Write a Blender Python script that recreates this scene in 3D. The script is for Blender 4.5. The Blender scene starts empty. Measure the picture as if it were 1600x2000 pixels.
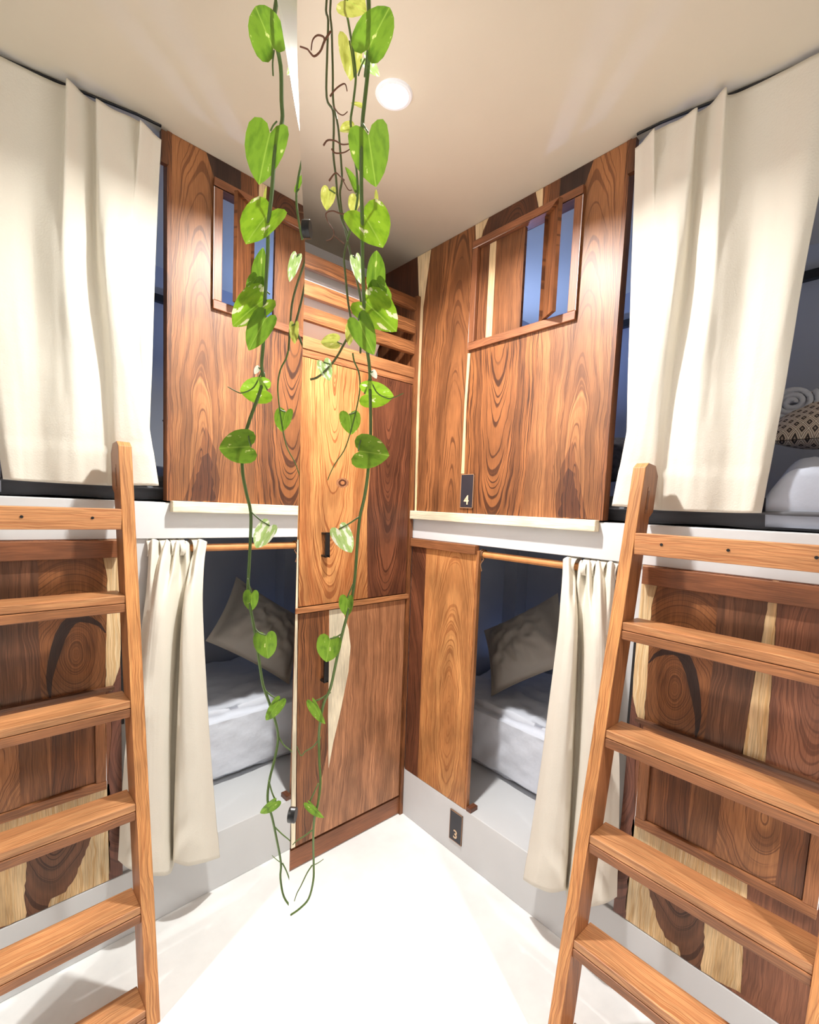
import bpy, bmesh, math, random
from mathutils import Vector, Matrix, noise
random.seed(7)
sc = bpy.context.scene
COL = sc.collection
# ---------------------------------------------------------------- camera
YAW, PITCH, ROLL, FPX = 0.72322, -0.10278, 0.03478, 915.28
CAM = Vector((-1.32905, 0.0, 1.4))
_f = Vector((math.sin(YAW)*math.cos(PITCH), math.cos(YAW)*math.cos(PITCH), math.sin(PITCH)))
_r0 = Vector((math.cos(YAW), -math.sin(YAW), 0)); _u0 = _r0.cross(_f)
CR = math.cos(ROLL)*_r0 + math.sin(ROLL)*_u0
CU = -math.sin(ROLL)*_r0 + math.cos(ROLL)*_u0
CF = _f
cd = bpy.data.cameras.new('camera'); cam = bpy.data.objects.new('camera', cd); COL.objects.link(cam)
M = Matrix((( CR.x, CU.x, -CF.x, CAM.x), (CR.y, CU.y, -CF.y, CAM.y), (CR.z, CU.z, -CF.z, CAM.z), (0,0,0,1)))
cam.matrix_world = M
cd.sensor_fit = 'AUTO'; cd.sensor_width = 36; cd.lens = 36*FPX/2000; cd.shift_y = 78.2/2000; cd.clip_start = 0.02
sc.camera = cam
# ---------------------------------------------------------------- world, exposure, lamps
w = bpy.data.worlds.new('world'); sc.world = w; w.use_nodes = True
w.node_tree.nodes['Background'].inputs[0].default_value = (1.0, 0.93, 0.84, 1)
w.node_tree.nodes['Background'].inputs[1].default_value = 0.35
sc.view_settings.view_transform = 'Standard'; sc.view_settings.look = 'None'
sc.view_settings.gamma = 1; sc.view_settings.use_curve_mapping = False
sc.view_settings.exposure = 0.0
sc.cycles.max_bounces = 10; sc.cycles.diffuse_bounces = 6; sc.cycles.glossy_bounces = 5
sc.cycles.sample_clamp_indirect = 4.0
LAMP_W = 28; LAMP_COL = (1.0, 0.975, 0.945); LAMP_SPREAD = 118
LAMPS = [(-0.551, 0.998, 2.4), (-0.60, -0.95, 2.345), (-0.85, -1.75, 2.345)]
BLUE = (0.30, 0.46, 1.0); BLUE_W = 7.0; BLUE_LOW_W = 0.07
# ---------------------------------------------------------------- helpers
def ray(px, py): return CF*FPX + CR*(px-800) - CU*(py-1078.2)
def on(ax, val, px, py):            # the point of a real plane (x=val, y=val or z=val) at this bearing
    d = ray(px, py); return CAM + d*((val-CAM[ax])/d[ax])
def X(px, py, x=0.0): return on(0, x, px, py)
def Y(px, py, y=1.495): return on(1, y, px, py)
def at(z, px, py): return CAM + ray(px, py)*(z/FPX)
def lin(c):
    return tuple(((v/255)/12.92 if v/255 <= 0.04045 else ((v/255+0.055)/1.055)**2.4) for v in c)
def tag(o, label=None, cat=None, group=None, kind=None):
    if label: o['label'] = label
    if cat: o['category'] = cat
    if group: o['group'] = group
    if kind: o['kind'] = kind
    return o
def empty(name, loc, label=None, cat=None, group=None):
    o = bpy.data.objects.new(name, None); o.location = loc; COL.objects.link(o); o.empty_display_size = .05
    return tag(o, label, cat, group)
def link(name, me, parent=None):
    o = bpy.data.objects.new(name, me); COL.objects.link(o)
    if parent:
        o.parent = parent; o.matrix_parent_inverse = Matrix.Translation(-parent.location)
    return o
# ---------------------------------------------------------------- materials
def newmat(name):
    m = bpy.data.materials.new(name); m.use_nodes = True
    return m, m.node_tree.nodes, m.node_tree.links, m.node_tree.nodes['Principled BSDF']
def plain(name, c, rough=.5, metal=0, bump=0, bscale=40, var=0, vscale=6, spec=.5):
    m, N, L, b = newmat(name)
    b.inputs['Base Color'].default_value = (*lin(c), 1); b.inputs['Roughness'].default_value = rough
    b.inputs['Metallic'].default_value = metal; b.inputs['Specular IOR Level'].default_value = spec
    tc = N.new('ShaderNodeTexCoord')
    if var:
        n = N.new('ShaderNodeTexNoise'); n.inputs['Scale'].default_value = vscale; n.inputs['Detail'].default_value = 6
        L.new(tc.outputs['Object'], n.inputs['Vector'])
        r = N.new('ShaderNodeMapRange'); r.inputs[1].default_value = .3; r.inputs[2].default_value = .7
        r.inputs[3].default_value = 1-var; r.inputs[4].default_value = 1+var*.3
        L.new(n.outputs['Fac'], r.inputs[0])
        mx = N.new('ShaderNodeMix'); mx.data_type = 'RGBA'; mx.blend_type = 'MULTIPLY'; mx.inputs[0].default_value = 1
        mx.inputs[6].default_value = (*lin(c), 1); L.new(r.outputs[0], mx.inputs[7]); L.new(mx.outputs[2], b.inputs['Base Color'])
    if bump:
        n = N.new('ShaderNodeTexNoise'); n.inputs['Scale'].default_value = bscale; n.inputs['Detail'].default_value = 5
        L.new(tc.outputs['Object'], n.inputs['Vector'])
        bp = N.new('ShaderNodeBump'); bp.inputs['Strength'].default_value = bump; bp.inputs['Distance'].default_value = .004
        L.new(n.outputs['Fac'], bp.inputs['Height']); L.new(bp.outputs[0], b.inputs['Normal'])
    return m
def wood_material():
    # growth rings around a centre stored per plank (uv 'grain'), colours stored per plank
    m, N, L, b = newmat('rosewood')
    def math_(op, a=None, c=None, d=None):
        n = N.new('ShaderNodeMath'); n.operation = op
        for i, v in enumerate((a, c, d)):
            if v is None: continue
            if isinstance(v, (int, float)): n.inputs[i].default_value = v
            else: L.new(v, n.inputs[i])
        return n.outputs[0]
    g = N.new('ShaderNodeUVMap'); g.uv_map = 'grain'
    s = N.new('ShaderNodeUVMap'); s.uv_map = 'seed'
    sg = N.new('ShaderNodeSeparateXYZ'); L.new(g.outputs[0], sg.inputs[0])
    ss = N.new('ShaderNodeSeparateXYZ'); L.new(s.outputs[0], ss.inputs[0])
    u, v = sg.outputs[0], sg.outputs[1]; seed, k = ss.outputs[0], ss.outputs[1]
    def combo(a, c, d):
        n = N.new('ShaderNodeCombineXYZ')
        for i, q in enumerate((a, c, d)):
            if isinstance(q, (int, float)): n.inputs[i].default_value = q
            else: L.new(q, n.inputs[i])
        return n.outputs[0]
    def noise_(vec, scale, detail, rough=.5):
        n = N.new('ShaderNodeTexNoise'); n.inputs['Scale'].default_value = scale; n.inputs['Detail'].default_value = detail
        n.inputs['Roughness'].default_value = rough; L.new(vec, n.inputs['Vector']); return n.outputs['Fac']
    warp = math_('MULTIPLY', math_('SUBTRACT', noise_(combo(math_('MULTIPLY', u, 2.0), math_('MULTIPLY', v, 6), seed), 1, 2), .5), .070)
    warp2 = math_('MULTIPLY', math_('SUBTRACT', noise_(combo(math_('MULTIPLY', u, 16), math_('MULTIPLY', v, 22), seed), 1, 2), .5), .010)
    warp3 = math_('MULTIPLY', math_('SUBTRACT', noise_(combo(math_('MULTIPLY', u, 7), math_('MULTIPLY', v, 9), math_('ADD', seed, 5)), 1, 1), .5), .022)
    vv = math_('ADD', math_('ADD', math_('ADD', v, warp), warp2), warp3)
    ku = math_('MULTIPLY', u, k)
    d = math_('SQRT', math_('ADD', math_('MULTIPLY', vv, vv), math_('MULTIPLY', ku, ku)))
    rings = noise_(combo(math_('MULTIPLY', d, 120), seed, 0), 1, 3, .6)
    broad = noise_(combo(math_('MULTIPLY', d, 26), math_('ADD', seed, 9), 0), 1, 2)
    fib = noise_(combo(math_('MULTIPLY', u, 14), math_('MULTIPLY', v, 420), seed), 1, 3)
    def rng(x, a, c, lo, hi):
        n = N.new('ShaderNodeMapRange'); n.interpolation_type = 'SMOOTHSTEP'; n.clamp = True
        L.new(x, n.inputs[0])
        for i, q in enumerate((a, c, lo, hi)): n.inputs[i+1].default_value = q
        return n.outputs[0]
    thin_n = noise_(combo(math_('MULTIPLY', d, 75), math_('ADD', seed, 3), math_('MULTIPLY', u, .8)), 1, 2.5, .6)
    thin_f = math_('FRACT', math_('MULTIPLY', thin_n, 7))
    thin = math_('SUBTRACT', 1.0, rng(math_('ABSOLUTE', math_('SUBTRACT', thin_f, .5)), .07, .25, 0, 1))
    line = math_('MAXIMUM', math_('MULTIPLY', rng(rings, .48, .64, 0, 1), .55), thin)
    band = rng(broad, .36, .62, 0, 1)
    A = N.new('ShaderNodeAttribute'); A.attribute_name = 'base'
    B = N.new('ShaderNodeAttribute'); B.attribute_name = 'dark'
    amt = math_('MULTIPLY', math_('MAXIMUM', math_('MULTIPLY', line, .92), math_('MULTIPLY', band, .66)), B.outputs['Alpha'])
    mx = N.new('ShaderNodeMix'); mx.data_type = 'RGBA'; L.new(amt, mx.inputs[0])
    L.new(A.outputs['Color'], mx.inputs[6]); L.new(B.outputs['Color'], mx.inputs[7])
    cloud = noise_(combo(math_('MULTIPLY', u, 5), math_('MULTIPLY', v, 11), math_('ADD', seed, 4)), 1, 4)
    mul = N.new('ShaderNodeMix'); mul.data_type = 'RGBA'; mul.blend_type = 'MULTIPLY'; mul.inputs[0].default_value = 1
    L.new(mx.outputs[2], mul.inputs[6]); L.new(math_('MULTIPLY', rng(fib, .3, .7, .78, 1.12), rng(cloud, .3, .7, .72, 1.15)), mul.inputs[7])
    L.new(mul.outputs[2], b.inputs['Base Color'])
    b.inputs['Roughness'].default_value = .42; b.inputs['Specular IOR Level'].default_value = .45
    bp = N.new('ShaderNodeBump'); bp.inputs['Strength'].default_value = .12; bp.inputs['Distance'].default_value = .001
    L.new(fib, bp.inputs['Height']); L.new(bp.outputs[0], b.inputs['Normal'])
    return m
WOOD = wood_material()
CONC = plain('plaster_white', (212, 213, 214), .55, var=.05, vscale=4, bump=.08, bscale=60)
def floor_mat():
    m, N, L, b = newmat('polished_cement')
    tc = N.new('ShaderNodeTexCoord')
    n = N.new('ShaderNodeTexNoise'); n.inputs['Scale'].default_value = 2.3; n.inputs['Detail'].default_value = 9; n.inputs['Roughness'].default_value = .62
    L.new(tc.outputs['Object'], n.inputs['Vector'])
    r = N.new('ShaderNodeValToRGB'); r.color_ramp.elements[0].position = .3; r.color_ramp.elements[1].position = .66
    r.color_ramp.elements[0].color = (*lin((222, 223, 222)), 1); r.color_ramp.elements[1].color = (*lin((247, 247, 245)), 1)
    L.new(n.outputs['Fac'], r.inputs[0]); L.new(r.outputs[0], b.inputs['Base Color'])
    b.inputs['Roughness'].default_value = .33
    return m
FLOOR = floor_mat()
CEIL = plain('ceiling_paint', (204, 194, 175), .8, var=.05, vscale=3, bump=.06, bscale=90)
BUNKW = plain('bunk_wall_paint', (176, 180, 190), .7, var=.04, vscale=3)
BLACK = plain('black_metal', (22, 21, 22), .38)
BLACKM = plain('black_plate', (42, 42, 50), .4, var=.1, vscale=30)
GOLD = plain('pale_digit', (226, 196, 160), .45)
WHITEP = plain('white_plastic', (240, 243, 248), .35)
SHEET = plain('white_sheet', (222, 226, 236), .85, bump=.9, bscale=16)
DARKSHEET = plain('charcoal_sheet', (92, 93, 98), .75, bump=.6, bscale=8)
PILLOWM = plain('grey_linen', (176, 168, 158), .9, bump=.5, bscale=12)
TOWEL = plain('grey_towel', (196, 200, 212), .95, bump=.8, bscale=90)
def cloth(name, c):
    m, N, L, b = newmat(name)
    b.inputs['Base Color'].default_value = (*lin(c), 1); b.inputs['Roughness'].default_value = .9
    b.inputs['Specular IOR Level'].default_value = .15
    tc = N.new('ShaderNodeTexCoord')
    wv = N.new('ShaderNodeTexNoise'); wv.inputs['Scale'].default_value = 260; L.new(tc.outputs['Object'], wv.inputs['Vector'])
    big = N.new('ShaderNodeTexNoise'); big.inputs['Scale'].default_value = 14; L.new(tc.outputs['Object'], big.inputs['Vector'])
    ad = N.new('ShaderNodeMath'); ad.operation = 'MULTIPLY_ADD'; ad.inputs[1].default_value = 4
    L.new(big.outputs['Fac'], ad.inputs[0]); L.new(wv.outputs['Fac'], ad.inputs[2])
    bp = N.new('ShaderNodeBump'); bp.inputs['Strength'].default_value = .25; bp.inputs['Distance'].default_value = .002
    L.new(ad.outputs[0], bp.inputs['Height']); L.new(bp.outputs[0], b.inputs['Normal'])
    tr = N.new('ShaderNodeBsdfTranslucent'); tr.inputs[0].default_value = (*lin(c), 1)
    mx = N.new('ShaderNodeMixShader'); mx.inputs[0].default_value = .12
    L.new(b.outputs[0], mx.inputs[1]); L.new(tr.outputs[0], mx.inputs[2]); L.new(mx.outputs[0], N['Material Output'].inputs[0])
    return m
CURT = cloth('cream_canvas', (234, 228, 215))
def diamond_mat():
    m, N, L, b = newmat('diamond_weave')
    uv = N.new('ShaderNodeUVMap'); uv.uv_map = 'grain'
    mp = N.new('ShaderNodeMapping'); mp.inputs['Rotation'].default_value = (0, 0, math.radians(45)); mp.inputs['Scale'].default_value = (54, 54, 54)
    L.new(uv.outputs[0], mp.inputs[0])
    fr = N.new('ShaderNodeVectorMath'); fr.operation = 'FRACTION'; L.new(mp.outputs[0], fr.inputs[0])
    sb = N.new('ShaderNodeVectorMath'); sb.operation = 'SUBTRACT'; sb.inputs[1].default_value = (.5, .5, .5); L.new(fr.outputs[0], sb.inputs[0])
    ab = N.new('ShaderNodeVectorMath'); ab.operation = 'ABSOLUTE'; L.new(sb.outputs[0], ab.inputs[0])
    sp = N.new('ShaderNodeSeparateXYZ'); L.new(ab.outputs[0], sp.inputs[0])
    mxx = N.new('ShaderNodeMath'); mxx.operation = 'MAXIMUM'; L.new(sp.outputs[0], mxx.inputs[0]); L.new(sp.outputs[1], mxx.inputs[1])
    r = N.new('ShaderNodeValToRGB'); r.color_ramp.interpolation = 'CONSTANT'
    e = r.color_ramp.elements; e[0].position = 0; e[0].color = (*lin((172, 154, 140)), 1); e[1].position = .1; e[1].color = (*lin((62, 52, 50)), 1)
    q = e.new(.25); q.color = (*lin((214, 198, 182)), 1); q = e.new(.38); q.color = (*lin((140, 124, 114)), 1); q = e.new(.45); q.color = (*lin((235, 224, 210)), 1)
    L.new(mxx.outputs[0], r.inputs[0]); L.new(r.outputs[0], b.inputs['Base Color']); b.inputs['Roughness'].default_value = .9
    return m
DIAM = diamond_mat()
def mirror_mat():
    m, N, L, b = newmat('mirror_silver')
    b.inputs['Base Color'].default_value = (.93, .95, .94, 1); b.inputs['Metallic'].default_value = 1; b.inputs['Roughness'].default_value = 0
    return m
MIRROR = mirror_mat()
BEVEL = plain('ground_glass_edge', (188, 186, 182), .3)
def leaf_mat(name, c1, c2, cream, amount):
    m, N, L, b = newmat(name)
    uv = N.new('ShaderNodeUVMap'); uv.uv_map = 'grain'
    sd = N.new('ShaderNodeUVMap'); sd.uv_map = 'seed'
    ad = N.new('ShaderNodeVectorMath'); ad.operation = 'ADD'; L.new(uv.outputs[0], ad.inputs[0]); L.new(sd.outputs[0], ad.inputs[1])
    mp = N.new('ShaderNodeMapping'); mp.inputs['Scale'].default_value = (3.0, 1.5, 1); L.new(ad.outputs[0], mp.inputs[0])
    n = N.new('ShaderNodeTexNoise'); n.inputs['Scale'].default_value = 1.6; n.inputs['Detail'].default_value = 5; L.new(mp.outputs[0], n.inputs['Vector'])
    r = N.new('ShaderNodeValToRGB'); e = r.color_ramp.elements
    e[0].position = .30; e[0].color = (*lin(c1), 1); e[1].position = .52; e[1].color = (*lin(c2), 1)
    q = e.new(amount-.01); q.color = (*lin(c2), 1); q = e.new(amount+.015); q.color = (*lin(cream), 1)
    L.new(n.outputs['Fac'], r.inputs[0])
    # midrib
    sp = N.new('ShaderNodeSeparateXYZ'); L.new(uv.outputs[0], sp.inputs[0])
    a = N.new('ShaderNodeMath'); a.operation = 'ABSOLUTE'; L.new(sp.outputs[0], a.inputs[0])
    mr = N.new('ShaderNodeMapRange'); mr.inputs[1].default_value = 0; mr.inputs[2].default_value = .025; mr.inputs[3].default_value = .55; mr.inputs[4].default_value = 0
    L.new(a.outputs[0], mr.inputs[0])
    mx = N.new('ShaderNodeMix'); mx.data_type = 'RGBA'; L.new(mr.outputs[0], mx.inputs[0]); L.new(r.outputs[0], mx.inputs[6]); mx.inputs[7].default_value = (*lin((176, 206, 90)), 1)
    L.new(mx.outputs[2], b.inputs['Base Color']); b.inputs['Roughness'].default_value = .38
    tr = N.new('ShaderNodeBsdfTranslucent'); L.new(mx.outputs[2], tr.inputs[0])
    ms = N.new('ShaderNodeMixShader'); ms.inputs[0].default_value = .42
    L.new(b.outputs[0], ms.inputs[1]); L.new(tr.outputs[0], ms.inputs[2]); L.new(ms.outputs[0], N['Material Output'].inputs[0])
    return m
LEAF = leaf_mat('leaf_green', (90, 130, 34), (122, 162, 48), (212, 222, 140), .66)
LEAFV = leaf_mat('leaf_variegated', (104, 148, 26), (144, 186, 44), (238, 240, 190), .615)
LEAFY = leaf_mat('leaf_yellowish', (146, 150, 56), (186, 190, 92), (214, 212, 140), .62)
LEAFP = leaf_mat('leaf_pale', (146, 186, 96), (186, 214, 140), (240, 246, 224), .55)
LEAFW = leaf_mat('leaf_white', (226, 232, 200), (240, 242, 226), (250, 250, 240), .6)
STEM = plain('green_stem', (88, 112, 54), .5)
STEMD = plain('dark_stem', (84, 92, 52), .55)
ROOT = plain('brown_aerial_root', (112, 74, 56), .8)
CLAY = plain('terracotta', (170, 96, 66), .8)
SOIL = plain('soil', (60, 44, 34), .95, bump=.8)
def emis(name, c, s):
    m, N, L, b = newmat(name); b.inputs['Base Color'].default_value = (0, 0, 0, 1)
    b.inputs['Emission Color'].default_value = (*c, 1); b.inputs['Emission Strength'].default_value = s
    return m
# ---------------------------------------------------------------- mesh builder
PAL = {  # base colour, line colour, contrast
    'brown': ((160, 100, 60), (76, 42, 26), .85), 'mid': ((176, 114, 68), (86, 48, 28), .85),
    'warm': ((194, 130, 80), (104, 58, 32), .85), 'light': ((206, 142, 92), (150, 92, 54), .6),
    'orange': ((240, 172, 106), (164, 92, 48), .75), 'dark': ((112, 66, 42), (54, 30, 22), .8),
    'black': ((76, 50, 40), (34, 24, 22), .8), 'red': ((142, 86, 58), (78, 42, 28), .8),
    'cream': ((252, 224, 178), (222, 176, 116), .4), 'tan': ((214, 152, 108), (110, 64, 42), .95),
    'strong': ((184, 116, 66), (66, 34, 20), 1.0), 'trim': ((164, 104, 68), (120, 72, 46), .5),
    'russet': ((166, 108, 78), (106, 62, 44), .65), 'umber': ((140, 94, 66), (74, 44, 30), .8),
    'purple': ((146, 94, 74), (84, 48, 40), .7), 'rung': ((218, 158, 106), (172, 104, 62), .75),
    'rail': ((184, 122, 78), (130, 78, 48), .7), 'strip': ((255, 244, 214), (250, 228, 188), .3),
}
def wl(c):
    r, g, b = lin(c); m = .3*r+.59*g+.11*b
    return tuple(max(0, (m+(x-m)*1.0)*.78) for x in (r, g, b))
class MB:
    def __init__(s): s.v = []; s.f = []; s.uv = []; s.sd = []; s.b = []; s.d = []; s.mi = []; s.sm = []
    def face(s, pts, uvs, seed, k, base, dark, con, mi=0, smooth=False):
        n = len(s.v); s.v += [tuple(p) for p in pts]; s.f.append(list(range(n, n+len(pts))))
        s.uv.append(uvs); s.sd.append((seed, k)); s.b.append((*wl(base), 1)); s.d.append((*wl(dark), con)); s.mi.append(mi); s.sm.append(smooth)
    def box(s, lo, hi, pal='brown', k=.06, mat=None, long=None, ring=None, pts=None, seed=None):
        base, dark, con = PAL[pal]; seed = random.uniform(0, 90) if seed is None else seed
        lo = Vector(lo); hi = Vector(hi)
        P = pts or [Vector((hi.x if i & 1 else lo.x, hi.y if i & 2 else lo.y, hi.z if i & 4 else lo.z)) for i in range(8)]
        ext = [(P[1]-P[0]).length, (P[2]-P[0]).length, (P[4]-P[0]).length]
        ax = ext.index(max(ext)) if long is None else long
        ro = ring if ring is not None else random.uniform(.06, .25)
        def g(i):
            c = [ext[j]*(1 if i >> j & 1 else 0) for j in range(3)]
            o = [c[j] for j in range(3) if j != ax]
            return (c[ax]-ext[ax]*.5, o[0]+o[1]+ro)
        for q in ((0,4,6,2),(1,3,7,5),(0,1,5,4),(2,6,7,3),(0,2,3,1),(4,5,7,6)):
            pp = [P[i] for i in q]
            if mat is not None: pp = [mat @ p for p in pp]
            s.face(pp, [g(i) for i in q], seed, k, base, dark, con)
        return s
    def cell(s, pts, nrm, depth, pal, centre=None, k=.12, con=None, seed=None, gdir=Vector((0,0,1))):
        """one plank (prism) with growth rings about 'centre'"""
        base, dark, c0 = PAL[pal]; con = c0 if con is None else con
        seed = random.uniform(0, 90) if seed is None else seed
        nrm = Vector(nrm); across = nrm.cross(gdir).normalized()
        c = centre or (pts[0] + across*.3)
        g = lambda p: ((p-c).dot(gdir), (p-c).dot(across))
        top = [p + nrm*depth for p in pts]
        area = sum((top[i]-top[0]).cross(top[i+1]-top[0]).dot(nrm) for i in range(1, len(top)-1))
        if area < 0: pts = pts[::-1]; top = top[::-1]
        s.face(top, [g(p) for p in top], seed, k, base, dark, con)
        for i in range(len(pts)):
            j = (i+1) % len(pts); q = [pts[i], pts[j], top[j], top[i]]
            s.face(q, [g(p) for p in q], seed, k, base, dark, con)
        return s
    def build(s, name, mats, parent=None, bevel=0, weld=False):
        me = bpy.data.meshes.new(name); me.from_pydata(s.v, [], s.f)
        u = me.uv_layers.new(name='grain'); t = me.uv_layers.new(name='seed')
        a = me.color_attributes.new('base', 'FLOAT_COLOR', 'CORNER'); d = me.color_attributes.new('dark', 'FLOAT_COLOR', 'CORNER')
        u = me.uv_layers['grain']; t = me.uv_layers['seed']; a = me.color_attributes['base']; d = me.color_attributes['dark']
        li = 0
        for i, f in enumerate(s.f):
            for j in range(len(f)):
                u.data[li].uv = s.uv[i][j]; t.data[li].uv = s.sd[i]; a.data[li].color = s.b[i]; d.data[li].color = s.d[i]; li += 1
            me.polygons[i].material_index = s.mi[i]; me.polygons[i].use_smooth = s.sm[i]
        for m in (mats if isinstance(mats, (list, tuple)) else [mats]): me.materials.append(m)
        if weld or bevel:
            bm = bmesh.new(); bm.from_mesh(me); bmesh.ops.remove_doubles(bm, verts=bm.verts, dist=1e-5); bm.to_mesh(me); bm.free()
        o = link(name, me, parent)
        if bevel:
            b = o.modifiers.new('bevel', 'BEVEL'); b.width = bevel; b.segments = 2; b.limit_method = 'ANGLE'; b.angle_limit = math.radians(40)
        return o
def box(name, lo, hi, mat, parent=None, bevel=0):
    return MB().box(lo, hi).build(name, mat, parent, bevel)
def tube(mb, pts, r, seg=7, mi=0, taper=1.0):
    n = len(pts); rings = []
    prev = None
    for i, p in enumerate(pts):
        t = (pts[min(i+1, n-1)] - pts[max(i-1, 0)]).normalized()
        a = t.orthogonal().normalized() if prev is None else (prev - t*prev.dot(t)).normalized()
        prev = a; b = t.cross(a)
        rr = (r[i] if isinstance(r, (list, tuple)) else r*(1+(taper-1)*i/(n-1)))
        rings.append([p + (a*math.cos(2*math.pi*j/seg)+b*math.sin(2*math.pi*j/seg))*rr for j in range(seg)])
    for i in range(n-1):
        for j in range(seg):
            k = (j+1) % seg
            mb.face([rings[i][j], rings[i][k], rings[i+1][k], rings[i+1][j]], [(i/n, j/seg)]*4, 1, 1, (128,)*3, (128,)*3, 0, mi, True)
    mb.face(rings[0][::-1], [(0, 0)]*seg, 1, 1, (128,)*3, (128,)*3, 0, mi); mb.face(rings[-1], [(0, 0)]*seg, 1, 1, (128,)*3, (128,)*3, 0, mi)
def smoothline(P, sub=5):
    out = []
    for i in range(len(P)-1):
        a = P[max(i-1, 0)]; b = P[i]; c = P[i+1]; d = P[min(i+2, len(P)-1)]
        for j in range(sub):
            t = j/sub
            out.append(.5*((2*b)+(c-a)*t+(2*a-5*b+4*c-d)*t*t+(3*b-a-3*c+d)*t**3))
    out.append(P[-1]); return out
def grid_mesh(name, rows, mat, parent=None, solid=0, sub=1, closed=False):
    R = len(rows); Cn = len(rows[0]); vs = [tuple(p) for r in rows for p in r]
    fs = [(i*Cn+j, i*Cn+j+1, (i+1)*Cn+j+1, (i+1)*Cn+j) for i in range(R-1) for j in range(Cn-1)]
    me = bpy.data.meshes.new(name); me.from_pydata(vs, [], fs)
    uv = me.uv_layers.new(name='grain')
    for l in me.loops:
        i, j = divmod(l.vertex_index, Cn); uv.data[l.index].uv = (j/(Cn-1)*.5, i/(R-1)*.4)
    me.materials.append(mat)
    for p in me.polygons: p.use_smooth = True
    o = link(name, me, parent)
    if solid:
        s = o.modifiers.new('solid', 'SOLIDIFY'); s.thickness = solid; s.offset = 0
    return o
N_X = Vector((-1, 0, 0)); N_Y = Vector((0, -1, 0))
# ================================================================ SETTING
tag(box('floor', (-3.2, -3.0, -.06), (1.1, 1.95, 0), FLOOR), kind='structure')
def ceil_z(y):
    T = [(-9, 2.345), (.2, 2.345), (.262, 2.350), (.425, 2.372), (.58, 2.395), (.66, 2.4), (9, 2.4)]
    for (a, p), (b, q) in zip(T, T[1:]):
        if a <= y <= b: return p+(q-p)*(y-a)/(b-a)
mb = MB(); ys_ = [-3.0, .2, .262, .34, .425, .5, .58, .66, 1.95]
for a, b in zip(ys_, ys_[1:]):
    za, zb = ceil_z(a), ceil_z(b)
    mb.face([Vector((-3.2, a, za)), Vector((-3.2, b, zb)), Vector((1.1, b, zb)), Vector((1.1, a, za))], [(0, 0)]*4, 1, 1, (230,)*3, (230,)*3, 0, 0, True)
    mb.face([Vector((-3.2, a, 2.46)), Vector((1.1, a, 2.46)), Vector((1.1, b, 2.46)), Vector((-3.2, b, 2.46))], [(0, 0)]*4, 1, 1, (230,)*3, (230,)*3, 0)
mb.face([Vector((1.1, 1.95, 2.4)), Vector((-3.2, 1.95, 2.4)), Vector((-3.2, 1.95, 2.46)), Vector((1.1, 1.95, 2.46))], [(0, 0)]*4, 1, 1, (230,)*3, (230,)*3, 0)
mb.face([Vector((-3.2, -3.0, 2.345)), Vector((1.1, -3.0, 2.345)), Vector((1.1, -3.0, 2.46)), Vector((-3.2, -3.0, 2.46))], [(0, 0)]*4, 1, 1, (230,)*3, (230,)*3, 0)
tag(mb.build('ceiling', CEIL, weld=True), kind='structure')
tag(box('wall_end', (-1.3, 1.75, 0), (1.1, 1.95, 2.4), CONC), kind='structure')
tag(box('wall_bunk_back', (.9, -3.0, 0), (1.1, 1.75, 2.4), BUNKW), kind='structure')
tag(box('wall_rear', (-3.2, -3.2, 0), (1.1, -3.0, 2.4), CONC), kind='structure')
tag(box('wall_left', (-3.2, -3.0, 0), (-3.05, 1.0, 2.4), CONC), kind='structure')
# mirror plane: passes 0.139 m left of the lens, runs 43.5 degrees off the y axis
MA, MD = 0.75952, 0.13918
mdir = Vector((math.sin(MA), math.cos(MA), 0)); mn = Vector((math.cos(MA), -math.sin(MA), 0)); tilt = -0.01017
mnt = Vector((mn.x*math.cos(tilt), mn.y*math.cos(tilt), math.sin(tilt))).normalized()
mup = mdir.cross(-mnt).normalized()
if mup.z < 0: mup = -mup
MO = CAM - mnt*MD
def mp(s, h, off=0):                      # s along the mirror, h above the floor
    p = MO + mdir*s; p = p + mup*((h-p.z)/mup.z) + mnt*off
    return p
def quadbox(mb, a, b, c, d, off, pal='brown'):
    top = [a, b, c, d]; bot = [p + off for p in top]
    base, dark, con = PAL[pal]
    F = [top, bot[::-1]] + [[top[i], bot[i], bot[(i+1) % 4], top[(i+1) % 4]] for i in range(4)]
    for q in F: mb.face(q, [(p.z, p.x) for p in q], 1, .1, base, dark, con)
mb = MB(); quadbox(mb, mp(.47, 0, -.03), mp(.47, 2.4, -.03), mp(-1.9, 2.4, -.03), mp(-1.9, 0, -.03), -mn*.05)
tag(mb.build('wall_mirror_side', CONC), kind='structure')
e0 = mp(.46, 0, -.08); e1 = Vector((-.66, 1.50, 0))
mb = MB(); up = Vector((0, 0, 2.4)); dd = (e1-e0).normalized(); nn = Vector((-dd.y, dd.x, 0))*.04
z0 = Vector((e0.x, e0.y, 0)); quadbox(mb, z0, z0+up, e1+up, e1, nn)
tag(mb.build('wall_side', CONC), kind='structure')
# bunk slab (beam + deck), plinth platform
tag(MB().box((.004, -3.0, 1.255), (.90, 1.72, 1.365)).build('trim_1', CONC, bevel=.002), kind='structure')
tag(MB().box((0, -3.0, 0), (.90, 1.75, .215)).build('trim_2', CONC, bevel=.003), kind='structure')
# end wall of the berths and a corner pilaster in the lower one
tag(box('wall_bunk_end', (.035, 1.60, .215), (.9, 1.75, 2.4), BUNKW), kind='structure')
tag(box('trim_3', (.80, 1.515, .215), (.9, 1.60, 1.255), BUNKW), kind='structure')
# pier between the lower berth's curtain and the wood cladding
tag(MB().box((.012, .535, .215), (.10, .612, 1.255)).build('trim_4', CONC, bevel=.002), kind='structure')
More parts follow.
